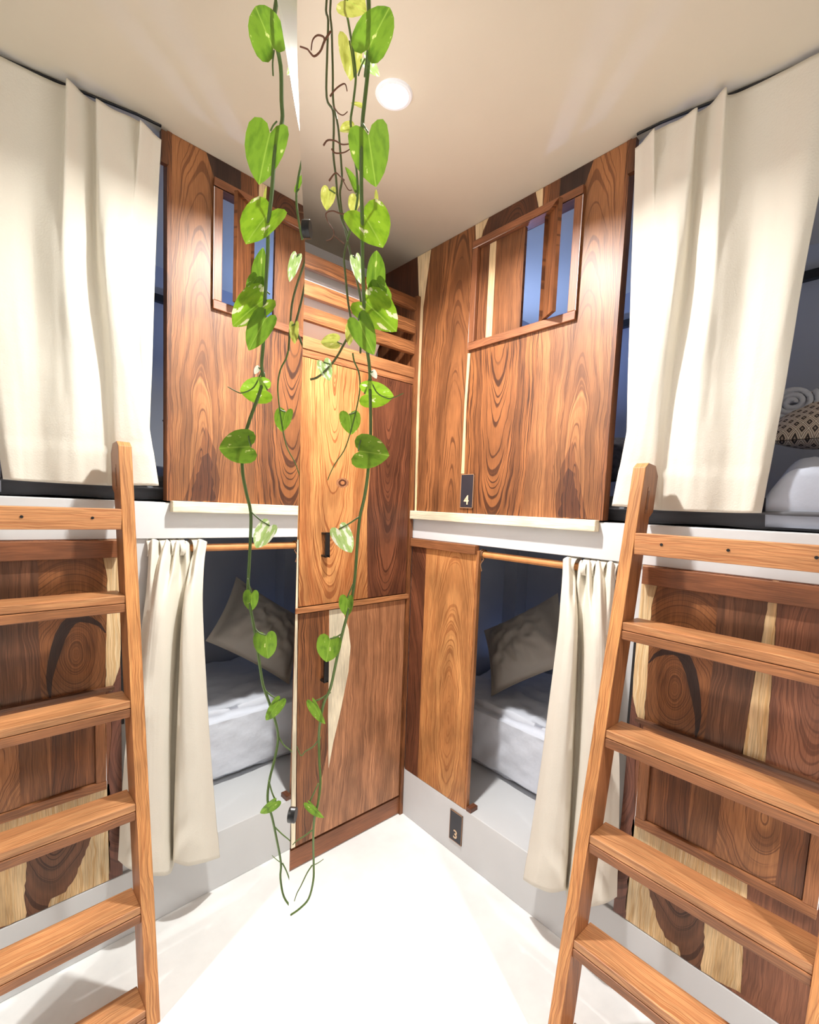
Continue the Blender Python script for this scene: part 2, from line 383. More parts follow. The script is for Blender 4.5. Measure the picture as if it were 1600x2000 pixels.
# ================================================================ UPPER PARTITION (wood, with window)
yR, yL = .671, 1.75
H0, H1, G0, G1 = .795, 1.205, 1.982, 2.325      # window hole
up_ = empty('bunk_partition', (0.015, 1.1, 1.37), 'tall polished rosewood partition with cream sapwood streaks screening the upper bunk', 'wooden partition')
mb = MB()
for lo, hi in (((.0015, yR, 1.37), (.03, H0, 2.4)), ((.0015, H1, 1.37), (.03, yL, 2.4)), ((.0015, H0, 1.37), (.03, H1, G0)), ((.0015, H0, G1), (.03, H1, 2.4))):
    mb.box(lo, hi, 'brown', long=2)
def XP(*pp): return [X(*p) for p in pp]
def rough(pp, amp=1.4, step=10):
    out = []
    for i in range(len(pp)):
        a, b = pp[i], pp[(i+1) % len(pp)]; n = max(1, int(math.hypot(b[0]-a[0], b[1]-a[1])/step))
        for j in range(n):
            t = j/n; out.append((a[0]+(b[0]-a[0])*t+(random.uniform(-amp, amp)), a[1]+(b[1]-a[1])*t+(random.uniform(-amp, amp)*.6)))
    return out
def clampz(P, z=2.398): return [Vector((p.x, p.y, min(max(p.z, 1.371), z))) for p in P]
def upcell(pp, pal, c=None, k=.12, con=None, d=.0015, seed=None):
    P = clampz([Vector((.0015, p.y, p.z)) for p in XP(*pp)])
    P = [Vector((p.x, min(max(p.y, yR), yL), p.z)) for p in P]
    mb.cell(P, N_X, d, pal, X(*c) if c else None, k, con, seed)
upcell([(740,535),(741,1003),(812,1003),(818,760),(820,600),(822,480)], 'dark', (700, 800), .05)
upcell([(820,470),(820,1003),(903,1005),(911,760),(917,640),(930,478),(932,420)], 'mid', (872, 1150), .09, seed=11)
upcell([(817,480),(819,600),(815,760),(810,1003),(813,1003),(820,760),(827,600),(843,470)], 'cream', d=.0020)
upcell([(930,420),(930,479),(938,475),(944,450),(956,405)], 'cream', d=.0020)
upcell([(955,400),(941,470),(1000,441),(1054,413),(1048,355)], 'dark', (1005, 470), .5)
upcell([(1048,355),(1054,413),(1060,410),(1062,350)], 'cream', d=.002)
upcell([(1062,350),(1060,410),(1092,394),(1096,335)], 'brown', (1040, 300), .05)
upcell([(1096,335),(1092,394),(1128,376),(1140,368),(1161,300)], 'black', (1110, 300), .05)
upcell([(1161,300),(1140,368),(1135,480),(1127,620),(1110,750),(1092,860),(1077,930),(1077,1012),(1172,1014),(1200,700),(1231,270),(1231,255)], 'warm', (1118, 985), .10, seed=31)
upcell([(917,665),(917,680),(911,760),(903,1005),(1020,1010),(1030,900),(1046,760),(1054,640)], 'strong', (985, 520), .10, 1.0, seed=3)
upcell([(1054,640),(1046,760),(1030,900),(1020,1010),(1077,1012),(1077,930),(1092,860),(1110,750),(1127,618)], 'warm', (1180, 1150), .07, seed=5)
upcell([(914,690),(908,780),(901,925),(907,925),(911,800),(919,690)], 'cream', d=.002)
# dark flame figure in the last plank
upcell(rough([(1086,1011),(1084,975),(1094,925),(1106,885),(1118,862),(1126,900),(1136,950),(1146,1013)], 2, 10), 'brown', (1118, 985), .10, 1.0, d=.0017, seed=31)
upcell(rough([(1092,1011),(1095,975),(1103,935),(1112,915),(1122,925),(1128,960),(1136,1013)], 3, 8), 'dark', (1118, 985), .10, 1.0, d=.0019, seed=31)
mb.build('plank_panel', WOOD, up_)
mb = MB(); mb.box((.0, yR-.012, 1.37), (.034, yR, 2.4), 'brown', long=2); mb.build('end_post', WOOD, up_)
mb = MB(); mb.box((-.022, yR-.002, 1.337), (.004, 1.488, 1.371), 'strip', k=.05, ring=.1); tag(mb.build('bottom_batten', WOOD, up_, bevel=.002), 'pale sapwood batten')
def window_frame(y0, y1, z0, z1, parent, pal='trim', wd=.026, proj=.011):
    mb = MB()
    mb.box((-proj, y0-wd, z1), (.035, y1+wd, z1+wd), pal); mb.box((-proj, y0-wd, z0-wd), (.035, y1+wd, z0), pal)
    mb.box((-proj, y0-wd, z0), (.035, y0, z1), pal); mb.box((-proj, y1, z0), (.035, y1+wd, z1), pal)
    return mb.build('window_frame', WOOD, parent, bevel=.0015)
window_frame(H0+.018, H1-.02, G0+.008, G1-.012, up_)
# closed shutter (left) and pivoted open shutter
def shutter(parent, P, nrm, cells, t=.012):
    mb = MB(); nrm = Vector(nrm)
    base = [p - nrm*t for p in P]
    across = (P[1]-P[0])
    for a, b, pal, c, k in cells:
        q = [P[0]+across*a, P[0]+across*b, P[3]+(P[2]-P[3])*b, P[3]+(P[2]-P[3])*a]
        q = [p - nrm*t for p in q]
        mb.cell(q, nrm, t, pal, q[0]+across*c + Vector((0, 0, .15)), k)
    return mb.build('shutter', WOOD, parent)
yy1, yy0, zz0, zz1 = H1-.022, .995, G0+.01, G1-.014
shutter(up_, [Vector((.004, yy1, zz0)), Vector((.004, yy0, zz0)), Vector((.004, yy0, zz1)), Vector((.004, yy1, zz1))], N_X,
        [(0, .22, 'brown', -.3, .05), (.22, .37, 'cream', 0, .05), (.37, 1, 'mid', 1.2, .2)])
hy = .915; ang = math.radians(32)
hx = .0; dv = Vector((-math.sin(ang), -math.cos(ang), 0))*.094; h0 = Vector((.012, hy, zz0)); 
nsh = Vector((-math.cos(ang), math.sin(ang), 0))
shutter(up_, [h0, h0+dv, h0+dv+Vector((0, 0, zz1-zz0)), h0+Vector((0, 0, zz1-zz0))], -nsh, [(0, 1, 'brown', -.4, .08)])
# ================================================================ LOWER DOOR PANEL
dp = empty('sliding_door_panel', (.0, 1.3, .215), 'orange swirled wooden door panel beside the cabinet closing half the lower bunk', 'door panel')
mb = MB(); yA, yB, yS = 1.487, 1.130, X(824, 1300).y
mb.cell([Vector((.018, yA, .217)), Vector((.018, yA, 1.235)), Vector((.018, yS, 1.235)), Vector((.018, yS, .217))], N_X, .018, 'red', Vector((0, 1.62, .45)), .35, .9, seed=8)
mb.cell([Vector((.018, yS, .217)), Vector((.018, yS, 1.235)), Vector((.018, yB, 1.235)), Vector((.018, yB, .217))], N_X, .018, 'orange', Vector((0, 1.235, .55)), .16, .75, seed=44)
mb.build('plank_panel', WOOD, dp)
mb = MB(); mb.box((-.012, yB-.001, 1.221), (.014, 1.488, 1.254), 'rail', k=.05); mb.build('top_rail', WOOD, dp, bevel=.001)
mb = MB(); mb.box((.002, yB-.010, .217), (.018, yB, 1.235), 'light'); mb.build('edge_strip', WOOD, dp)
mb = MB(); mb.box((.0, yB-.035, .2155), (.040, yB-.012, .232), 'red'); mb.build('floor_guide', WOOD, dp)
# ================================================================ LOWER CLADDING with window
lc = empty('cladding_panel', (0, .2, .215), 'wall of mixed rosewood boards with cream streaks behind the ladder', 'wood cladding')
L0, L1, K0, K1 = .105, .485, .530, .805
mb = MB(); yE = .534
for lo, hi in (((.0015, -2.2, .217), (.03, yE, 1.255)),):
    mb.box(lo, hi, 'russet', long=2)
def lowcell(pp, pal, c=None, k=.12, con=None, d=.0015, seed=None):
    P = [Vector((.0015, min(max(p.y, -2.2), yE), min(max(p.z, .2175), 1.254))) for p in XP(*pp)]
    mb.cell(P, N_X, d, pal, X(*c) if c else None, k, con, seed)
lowcell(rough([(1253,1090),(1240,1180),(1232,1260),(1229,1320),(1236,1360),(1247,1412),(1258,1412),(1264,1330),(1268,1250),(1274,1180),(1290,1120),(1300,1085)]), 'cream', (1200, 1400), .05, .8)
lowcell([(1229,1320),(1214,1550),(1190,1790),(1221,1795),(1240,1610),(1240,1490),(1252,1412),(1247,1412),(1236,1360)], 'purple', (1215, 1530), .3)
lowcell([(1300,1085),(1290,1120),(1274,1180),(1268,1250),(1264,1330),(1258,1415),(1330,1440),(1375,1450),(1392,1300),(1402,1180),(1420,1085)], 'mid', (1318, 1345), .62, .75, seed=21)
lowcell([(1420,1085),(1402,1180),(1392,1300),(1375,1450),(1450,1480),(1462,1400),(1480,1290),(1500,1180),(1515,1090)], 'umber', (1300, 1300), .10, .7, seed=23)
lowcell(rough([(1515,1090),(1500,1180),(1480,1290),(1462,1400),(1448,1480),(1494,1500),(1500,1430),(1510,1300),(1518,1180),(1527,1090)]), 'cream', (1400, 1400), .05, 1.0)
lowcell([(1527,1090),(1518,1180),(1510,1300),(1494,1500),(1620,1560),(1650,1100)], 'russet', (1610, 1260), .2, .8, seed=25)
# black ring and the flame figures as boards' own dark heartwood
def band(path, wpx, pal='black', d=.0018, wide=None):
    L_ = []; R_ = []
    for i, (x, y) in enumerate(path):
        a = path[max(i-1, 0)]; b = path[min(i+1, len(path)-1)]; dx, dy = b[0]-a[0], b[1]-a[1]; l = math.hypot(dx, dy)
        ww = wpx*math.sin(math.pi*(i+.35)/(len(path)-.3))
        L_.append((x-dy/l*ww, y+dx/l*ww)); R_.append((x+dy/l*ww, y-dx/l*ww))
    for i in range(len(path)-1):
        lowcell([L_[i], L_[i+1], R_[i+1], R_[i]], pal, (1318, 1345), .62, .6, d, seed=21)
band([(1267,1295),(1280,1280),(1297,1273),(1315,1270),(1330,1275),(1341,1290),(1350,1312),(1356,1340),(1361,1370),(1364,1400),(1362,1425),(1358,1445)], 11)
# boards under the window
lowcell(rough([(1236,1600),(1228,1700),(1221,1795),(1300,1850),(1400,1915),(1447,1940),(1452,1850),(1460,1740),(1464,1690)]), 'cream', (1100, 1800), .08, 1.0)
lowcell(rough([(1258,1700),(1268,1740),(1285,1800),(1300,1830),(1325,1850),(1330,1872),(1368,1898),(1375,1850),(1378,1770),(1380,1720),(1300,1680)]), 'umber', (1330, 1660), .35, 1.0, d=.0018, seed=28)
lowcell([(1464,1690),(1460,1740),(1452,1850),(1447,1940),(1540,2005),(1620,2060),(1650,1780)], 'russet', (1420, 1800), .04, .6, seed=29)
mb.build('plank_panel', WOOD, lc)
mb = MB(); mb.box((-.016, -2.2, 1.205), (.0, yE-.006, 1.253), 'trim', k=.04); mb.build('top_rail', WOOD, lc, bevel=.001)
mb = MB(); mb.box((-.014, L0-.03, K1+.012), (.0, L1+.03, K1+.022), 'umber', k=.04); mb.build('window_ledge', WOOD, lc, bevel=.001)
window_frame(L0+.02, L1-.018, K0+.014, K1-.012, lc, 'rail')
yM = X(1405, 1600).y
y1_, y0_, z0_, z1_ = L1-.02, L0+.022, K0+.016, K1-.014
shutter(lc, [Vector((-.002, y1_, z0_)), Vector((-.002, yM, z0_)), Vector((-.002, yM, z1_)), Vector((-.002, y1_, z1_))], N_X,
        [(0, .6, 'brown', 1.6, .5), (.6, 1, 'warm', 2.0, .4)])
shutter(lc, [Vector((-.006, yM, z0_)), Vector((-.006, y0_, z0_)), Vector((-.006, y0_, z1_)), Vector((-.006, yM, z1_))], N_X,
        [(0, .72, 'warm', .5, .5), (.72, 1, 'brown', 1.5, .1)])
mb = MB(); mb.box((.002, yE+.0005, .70), (.010, yE+.008, 1.05)); tag(mb.build('hinge_strip', BLACK, lc), 'black metal hinge strip')
# ================================================================ CABINET
CYF = 1.495
cb = empty('locker_cabinet', (-.3, 1.62, 0), 'tall two-door rosewood locker cabinet in the corner with open slatted top', 'cabinet')
cl = -.615
mb = MB()
mb.box((-.018, CYF-.006, 0), (-.001, 1.745, 2.235), 'brown', long=2)
mb.box((cl, CYF-.002, 0), (cl+.03, 1.745, 2.235), 'red', long=2)
mb.box((cl+.03, CYF+.02, .0), (-.018, 1.745, .09), 'purple')
mb.box((cl+.03, CYF+.0, 1.915), (-.018, 1.745, 1.955), 'light', k=.04)
mb.box((cl+.03, CYF+.004, 1.890), (-.018, 1.52, 1.915), 'rail', k=.04)
mb.box((cl+.03, 1.725, .09), (-.018, 1.745, 1.915), 'dark', long=2)
mb.build('carcass', WOOD, cb)
mb = MB(); mb.box((cl+.03, CYF+.004, .005), (-.018, CYF+.02, .082), 'trim', k=.03); mb.build('toe_board', WOOD, cb)
mb = MB(); mb.box((cl+.028, CYF-.008, .995), (-.012, CYF+.004, 1.014), 'light', k=.03); mb.build('middle_rail', WOOD, cb)
for z0, z1 in ((2.178, 2.226), (2.088, 2.137), (2.008, 2.055)):
    mb = MB(); mb.box((cl+.03, CYF+.0, z0), (-.018, CYF+.02, z1), 'mid' if z0 > 2.1 else 'warm', k=.03); mb.build('slat', WOOD, cb, bevel=.002)
dl, dr = cl+.085, -.024
def doorcells(zlo, zhi, cells):
    mb = MB()
    for pp, pal, c, k, con, d, seed in cells:
        P = [Y(*p, CYF+.004) for p in pp]
        P = [Vector((CYF and min(max(p.x, dl), dr), CYF+.004, min(max(p.z, zlo), zhi))) for p in P]
        mb.cell(P, N_Y, d, pal, Y(*c), k, con, seed)
    mb.box((dl, CYF+.004, zlo), (dr, CYF+.02, zhi), 'brown', long=2)
    return mb
ud = doorcells(1.018, 1.886, [
    ([(560,640),(560,1210),(655,1200),(716,1200),(716,1000),(728,850),(727,640)], 'orange', (655, 700), .13, .95, .003, 51),
    ([(727,640),(728,850),(716,1000),(716,1200),(830,1200),(830,640)], 'red', (766, 690), .12, .95, .003, 53)])
ud = ud.build('door', WOOD, cb)
mb = MB()
for i in range(3):
    P = [Y(669+(12-4*i)*math.cos(a)*1.0, 943+(10-3.2*i)*math.sin(a)-.0, CYF+.001) for a in [2*math.pi*j/14 for j in range(14)]]
    mb.cell(P, N_Y, .0003+.0003*i, ('tan', 'dark', 'light')[i], Y(669, 943), 1, .6)
mb.build('knot', WOOD, ud)
ld = doorcells(.094, .990, [
    ([(560,1100),(560,1800),(670,1800),(670,1500),(650,1420),(643,1100)], 'mid', (700, 1500), .08, .95, .003, 55),
    ([(643,1100),(640,1460),(600,1800),(830,1700),(830,1100)], 'tan', (545, 1240), .17, .7, .0033, 57),
    ([(643,1150),(668,1150),(680,1228),(684,1262),(680,1310),(664,1390),(650,1450),(641,1500),(640,1400),(642,1280)], 'strip', (600, 1300), .04, .2, .0036, 58)])
ld = ld.build('door', WOOD, cb)
mb = MB(); mb.box((cl+.03, CYF+.004, .094), (dl-.022, CYF+.02, 1.886), 'dark', long=2); mb.build('stile', WOOD, cb)
mb = MB(); mb.box((dl-.020, CYF+.001, .094), (dl-.003, CYF+.018, 1.26), 'strip', long=2); tag(mb.build('stile', WOOD, cb), 'pale cream vertical edge strip')
mb = MB(); mb.box((dl-.020, CYF+.001, 1.26), (dl-.003, CYF+.018, 1.886), 'orange', long=2); mb.build('stile', WOOD, cb)
for dparent, zz in ((ud, (1.195, 1.285)), (ld, (.722, .826))):
    mb = MB(); xh = -.432 if dparent is ud else -.428
    mb.box((xh-.009, CYF-.030, zz[0]), (xh+.009, CYF-.022, zz[1])); mb.box((xh-.009, CYF-.030, zz[0]), (xh+.009, CYF+.002, zz[0]+.008)); mb.box((xh-.009, CYF-.030, zz[1]-.008), (xh+.009, CYF+.002, zz[1]))
    o = mb.build('handle', BLACK, None, bevel=.001); o.parent = dparent; o.matrix_parent_inverse = dparent.matrix_world.inverted() if False else Matrix.Translation(-Vector(cb.location)) @ Matrix.Identity(4)
    o.matrix_parent_inverse = Matrix.Identity(4); tag(o, 'black bracket handle')
for o in list(ud.children):
    o.matrix_parent_inverse = Matrix.Identity(4)
# air conditioner on the cabinet's open top
ac = empty('air_conditioner', (-.33, 1.64, 1.957), 'white split air conditioner behind the slats on top of the locker cabinet', 'air conditioner')
prof = [(1.72, 1.957), (1.62, 1.957), (1.575, 1.975), (1.545, 2.02), (1.535, 2.08), (1.54, 2.17), (1.56, 2.205), (1.72, 2.21)]
mb = MB(); x0, x1 = -.585, -.16
for i in range(len(prof)):
    a, b = prof[i], prof[(i+1) % len(prof)]
    mb.face([Vector((x0, *a)), Vector((x0, *b)), Vector((x1, *b)), Vector((x1, *a))], [(0, 0)]*4, 1, 1, (230,)*3, (230,)*3, 0)
mb.face([Vector((x0, *p)) for p in prof][::-1], [(0, 0)]*len(prof), 1, 1, (230,)*3, (230,)*3, 0)
mb.face([Vector((x1, *p)) for p in prof], [(0, 0)]*len(prof), 1, 1, (230,)*3, (230,)*3, 0)
mb.build('housing', WHITEP, ac, bevel=.004)
mb = MB(); quadbox(mb, Vector((-.56, 1.6175, 1.9555)), Vector((-.56, 1.5735, 1.9735)), Vector((-.19, 1.5735, 1.9735)), Vector((-.19, 1.6175, 1.9555)), Vector((0, 0, -.0)) + Vector((0, -.0015, -.0015)))
mb.build('air_outlet', BLACK, ac)
# ================================================================ LADDER
ld_ = empty('bunk_ladder', (-.3, .3, 0), 'slanting wooden ladder with broad treads leaning on the upper bunk', 'ladder')
def lx(z): return -.3285 + .16*z + (.0 if z < 1.37 else 0)
def rail(y0, y1, ztop):
    mb = MB(); dep = .080; zs = [0, 1.2, 1.30, 1.375, 1.385, ztop-.03, ztop]
    prof = [(lx(z), z) for z in (0, ztop-.012)] + [(lx(ztop)+.016, ztop), (lx(ztop)+dep-.02, ztop-.004), (lx(ztop)+dep, ztop-.03), (lx(1.40)+dep+.008, 1.40), (lx(1.385)+dep-.012, 1.385), (lx(0)+dep, 0)]
    base, dark, con = PAL['rail']
    n = len(prof); sd = random.uniform(0, 50)
    mb.face([Vector((x, y0, z)) for x, z in prof][::-1], [(z, x+.4) for x, z in prof][::-1], sd, .03, base, dark, con)
    mb.face([Vector((x, y1, z)) for x, z in prof], [(z, x+.4) for x, z in prof], sd, .03, base, dark, con)
    for i in range(n):
        a, b = prof[i], prof[(i+1) % n]
        mb.face([Vector((a[0], y0, a[1])), Vector((b[0], y0, b[1])), Vector((b[0], y1, b[1])), Vector((a[0], y1, a[1]))], [(a[1], .1), (b[1], .1), (b[1], .13), (a[1], .13)], sd, .03, *PAL['orange'])
    o = mb.build('rail', WOOD, ld_, bevel=.0015)
    return o
RY0, RY1 = .513, .545
r1 = rail(RY0, RY1, 1.525); r2 = rail(.045, .077, 1.525)
for z in (1.12, .847, .58, .315, .05):
    mb = MB(); xf = lx(z)
    mb.box((xf+.002, .077, z-.020), (xf+.086, RY0, z), 'rung', k=.05, ring=random.uniform(.02, .08), long=1)
    mb.box((xf+.000, .077, z-.044), (xf+.080, RY0, z-.0215), 'rail', k=.05, ring=.1, long=1)
    mb.build('tread', WOOD, ld_, bevel=.0015)
mb = MB(); xc = lx(1.32)
mb.box((xc, .077, 1.292), (xc+.028, RY0, 1.346), 'rung', k=.06, long=1); cbar = mb.build('crossbar', WOOD, ld_, bevel=.0015)
for px in ((1292, 1066), (1423, 1072), (1596, 1084)):
    p = X(*px, xc); mb = MB(); tube(mb, [Vector((xc+.001, p.y, 1.322)), Vector((xc-.0012, p.y, 1.322))], .0035, 10)
    o = mb.build('screw_hole', BLACK); o.parent = cbar; o.matrix_parent_inverse = Matrix.Identity(4); o.matrix_world
# carved finger slot on the inner face of the near rail
for rl, yf in ((r1, RY0-.0006),):
    mb = MB(); c0 = (lx(1.43)+.040, 1.43); pts = []
    dirv = Vector((.16, 0, 1)).normalized(); prp = Vector((1, 0, -.16)).normalized()
    for i in range(20):
        a = 2*math.pi*i/20; s_ = dirv*(.028*(1 if math.sin(a) > 0 else -1) + .0075*math.sin(a)) + prp*.0075*math.cos(a)
        pts.append(Vector((c0[0], RY0+.0005, c0[1])) + s_)
    mb.cell(pts, N_Y, .0012, 'tan', pts[0], .03, .8)
    pts2 = [Vector((c0[0], RY0+.0005, c0[1])) + (p - Vector((c0[0], RY0+.0005, c0[1])))*.72 for p in pts]
    mb.cell(pts2, N_Y, .0016, 'brown', pts[0], .03, .5)
    o = mb.build('finger_slot', WOOD); o.parent = rl; o.matrix_parent_inverse = Matrix.Identity(4)
# ================================================================ CURTAINS
def cr(a, b, c, d, t):
    return .5*((2*b)+(c-a)*t+(2*a-5*b+4*c-d)*t*t+(3*b-a-3*c+d)*t**3)
def interp(vals, t):
    n = len(vals)-1; i = min(int(t*n), n-1); f = t*n-i
    return cr(vals[max(i-1, 0)], vals[i], vals[i+1], vals[min(i+2, n)], f)
def curtain(name, cols, offs, parent, nr=64, nc=130, base=0.0, hem=.05, wr=.0012, topx=None):
    """cols: per column a list of bearings top..bottom, offs: distance of the cloth from the wall there"""
    P = [[X(*p, -o-base + (topx[k] if topx else 0)) for k, (p, o) in enumerate(zip(c, of))] for c, of in zip(cols, offs)]
    rows = []
    for i in range(nr):
        t = i/(nr-1); line = [interp(c, t) for c in P]
        row = []
        for j in range(nc):
            s = j/(nc-1); p = interp(line, s)
            nz = noise.noise(Vector((s*9, t*3.5, 3.1)))*wr*3 + noise.noise(Vector((s*30, t*9, 1.1)))*wr
            p = p + Vector((nz - (.0028 if t > 1-hem else 0), 0, 0)); row.append(p)
        rows.append(row)
    return grid_mesh(name, rows, CURT, parent, solid=.0016)
uc = [ # (top, upper-middle, lower-middle, bottom)
 [(1241,290),(1234,520),(1226,760),(1222,984)], [(1256,276),(1256,520),(1243,760),(1232,986)], [(1277,252),(1272,520),(1252,760),(1236,986)],
 [(1280,256),(1277,520),(1240,760),(1197,988)], [(1300,246),(1300,520),(1266,760),(1222,990)], [(1330,232),(1318,520),(1290,760),(1262,994)],
 [(1360,210),(1333,520),(1303,760),(1282,996)], [(1364,220),(1344,520),(1314,760),(1296,997)], [(1388,204),(1362,520),(1334,760),(1322,998)],
 [(1417,170),(1392,520),(1362,760),(1346,999)], [(1424,186),(1415,520),(1390,760),(1376,1000)], [(1480,164),(1462,520),(1434,760),(1412,1001)],
 [(1540,134),(1505,520),(1470,760),(1446,1002)], [(1600,103),(1545,520),(1506,760),(1470,1002)], [(1660,78),(1573,520),(1533,760),(1488,1002)]]
uo = [(.020,.015,.02,.02), (.025,.018,.015,.02), (.050,.024,.010,.02), (.030,.045,.060,.060), (.022,.056,.068,.070), (.035,.060,.060,.064),
      (.055,.045,.045,.055), (.024,.022,.032,.045), (.026,.030,.040,.050), (.060,.060,.058,.060), (.028,.050,.050,.056), (.022,.030,.036,.046),
      (.030,.038,.044,.050), (.040,.048,.050,.056), (.030,.034,.040,.044)]
uo = [(a, b, c-.035, d-.078) for a, b, c, d in uo]
uct = empty('bunk_curtain', X(1360, 240, -.04), 'long cream canvas curtain hanging from the ceiling across the upper bunk', 'curtain', 'cream bunk curtains')
cu = curtain('cloth', uc, uo, uct, hem=.13)
# ceiling track, blackened to draw the shadow gap above the upper curtain
tr = MB(); tube(tr, [Vector((-.010, y, ceil_z(y)-.0035)) for y in (.640, .58, .5, .425, .34, .262, .2, -.4)], .0035, 6); tag(tr.build('track_shadow_gap', BLACK), 'thin black ceiling track drawn as the shadow gap above the upper bunk curtain', 'shadow gap track')
tb = MB(); tb.box((-.012, .640, 2.305), (.004, .658, 2.388), 'brown'); tag(tb.build('track_bracket', WOOD), 'small brown wooden block at ceiling between curtain and partition', 'bracket')
lcu = [
 [(1100,1092),(1097,1150),(1088,1250),(1056,1500),(1024,1716)], [(1108,1088),(1110,1150),(1104,1250),(1075,1500),(1046,1730)], [(1116,1090),(1117,1150),(1121,1250),(1100,1500),(1076,1742)],
 [(1121,1098),(1124,1150),(1127,1250),(1116,1500),(1103,1738)], [(1126,1104),(1126,1150),(1129,1250),(1120,1500),(1106,1738)], [(1136,1094),(1131,1150),(1134,1250),(1130,1500),(1108,1752)],
 [(1142,1104),(1143,1150),(1140,1250),(1131,1500),(1109,1762)], [(1150,1094),(1150,1150),(1151,1250),(1140,1500),(1116,1769)], [(1160,1106),(1158,1150),(1162,1250),(1155,1500),(1134,1772)],
 [(1168,1095),(1172,1150),(1174,1250),(1170,1500),(1154,1770)], [(1180,1102),(1182,1150),(1184,1250),(1184,1500),(1174,1766)], [(1194,1096),(1192,1150),(1192,1250),(1198,1500),(1190,1760)], [(1204,1108),(1200,1150),(1199,1250),(1210,1500),(1206,1750)]]
lo_ = [(.0,.030,.040,.040,.034), (.03,.050,.065,.070,.070), (.012,.030,.060,.070,.070), (-.02,.020,.030,.040,.045), (-.03,-.005,-.008,-.004,.006), (.02,.010,-.010,-.004,.008),
       (-.015,-.005,.010,.020,.030), (.03,.040,.050,.055,.062), (-.01,.020,.060,.066,.074), (.03,.050,.058,.066,.074), (-.01,.020,.044,.056,.064), (.03,.030,.026,.034,.038), (0,.006,.010,.016,.020)]
lct = empty('bunk_curtain', X(1150, 1100, -.02), 'narrow cream curtain gathered on a wooden rod at the lower bunk', 'curtain', 'cream bunk curtains')
curtain('cloth', lcu, lo_, lct, base=.004, hem=.075, topx=(.02, .008, 0, 0, 0))
for i, (a, b) in enumerate(((1101, 1119), (1132, 1142), (1146, 1158), (1164, 1178), (1186, 1202))):
    p0 = X(a, 1112, -.012); p1 = X(b, 1112, -.012); rows = []
    for j in range(13):
        an = -.7 + math.pi*1.35*j/12; rows.append([Vector((.026-.030*math.cos(an)-.004, p.y, 1.222+.030*math.sin(an))) for p in (p0, p1)])
    grid_mesh('hanging_loop', rows, CURT, lct, solid=.0016)
rd = MB(); tube(rd, [Vector((.026, 1.125, 1.222)), Vector((.026, .614, 1.222))], .0125, 14)
rdm = plain('rod_wood', (206, 140, 84), .45, var=.15, vscale=40)
tag(rd.build('curtain_rod', rdm), 'round wooden rod under the slab over the lower bunk opening', 'curtain rod')
cd_ = MB(); tube(cd_, smoothline([Vector((.02, 1.118, 1.242)), Vector((.008, 1.128, 1.225)), Vector((.02, 1.112, 1.206)), Vector((.012, 1.118, 1.185)), Vector((.012, 1.112, 1.16))]), .0022, 6)
tube(cd_, smoothline([Vector((.026+.016*math.cos(a), 1.112+.001*a, 1.222+.016*math.sin(a))) for a in [i*.7 for i in range(20)]]), .0024, 6)
tag(cd_.build('rope_tie', plain('rope', (120, 84, 56), .9)), 'knotted brown cord tied round the rod end beside the door panel', 'cord')
# ================================================================ BEDS
def soft_box(name, lo, hi, mat, parent=None, amp=.008, seed=0, seg=.03, rad=.035, fs=6):
    bm = bmesh.new(); bmesh.ops.create_cube(bm, size=1)
    lo = Vector(lo); hi = Vector(hi)
    for v in bm.verts: v.co = Vector([lo[i]+(v.co[i]+.5)*(hi[i]-lo[i]) for i in range(3)])
    bmesh.ops.bevel(bm, geom=list(bm.edges), offset=rad, segments=4, affect='EDGES')
    for ax in range(3):
        n = int((hi[ax]-lo[ax])/seg)
        for i in range(1, n):
            co = Vector((0, 0, 0)); co[ax] = lo[ax]+(hi[ax]-lo[ax])*i/n; no = Vector((0, 0, 0)); no[ax] = 1
            bmesh.ops.bisect_plane(bm, geom=bm.verts[:]+bm.edges[:]+bm.faces[:], plane_co=co, plane_no=no)
    bm.normal_update()
    for v in bm.verts:
        q = v.co*fs + Vector((seed, 0, 0))
        a = 1-abs(noise.noise(Vector((q.x*1.0, q.y*.7+q.z*.8, q.z*.6))))*2
        v.co += v.normal*(a*amp - amp*.4 + noise.noise(q*2.3)*amp*.6)
    me = bpy.data.meshes.new(name); bm.to_mesh(me); bm.free(); me.materials.append(mat)
    for p in me.polygons: p.use_smooth = True
    return link(name, me, parent)
m1 = soft_box('mattress', (.262, -1.0, .222), (.885, 1.575, .52), SHEET, amp=.010, seed=3, seg=.018, fs=11)
tag(m1, 'white sheeted mattress on the floor platform of the lower bunk', 'mattress')
m2 = soft_box('mattress', (.045, -1.4, 1.37), (.885, 1.58, 1.445), DARKSHEET, amp=.006, seed=9)
tag(m2, 'mattress with charcoal fitted sheet on the upper bunk behind the curtain', 'mattress')
rows = []
def rdg(y, q, a, sd): return (.5-abs(noise.noise(Vector((y*a, q*a, sd)))))
for i in range(110):
    y = .285 - i*.0078; e = min(1, max(0, (.285-y)/.055)); e = math.sin(e*math.pi/2); row = []
    for j in range(60):
        q = j/59*.62
        if q < .085:
            k = q/.085; x = .052 - .018*math.sin(k*math.pi*.6) + .018 - rdg(y, q*.5, 9, 1)*.016*e; z = 1.375 + (.072 + .062*e)*k
        else:
            k = min(1, (q-.085)/.04); x = .060 + (q-.085); z = 1.452 + e*(.045 + .020*math.sin(k*math.pi/2) + rdg(y, q, 8, 3)*.035 + rdg(y, q, 19, 5)*.012)
        row.append(Vector((x, y, z)))
    rows.append(row)
dv_ = grid_mesh('duvet', rows, plain('pale_grey_duvet', (176, 182, 196), .8, bump=.7, bscale=16), solid=.005)
tag(dv_, 'crumpled pale grey duvet on the upper bunk at the right edge', 'duvet')
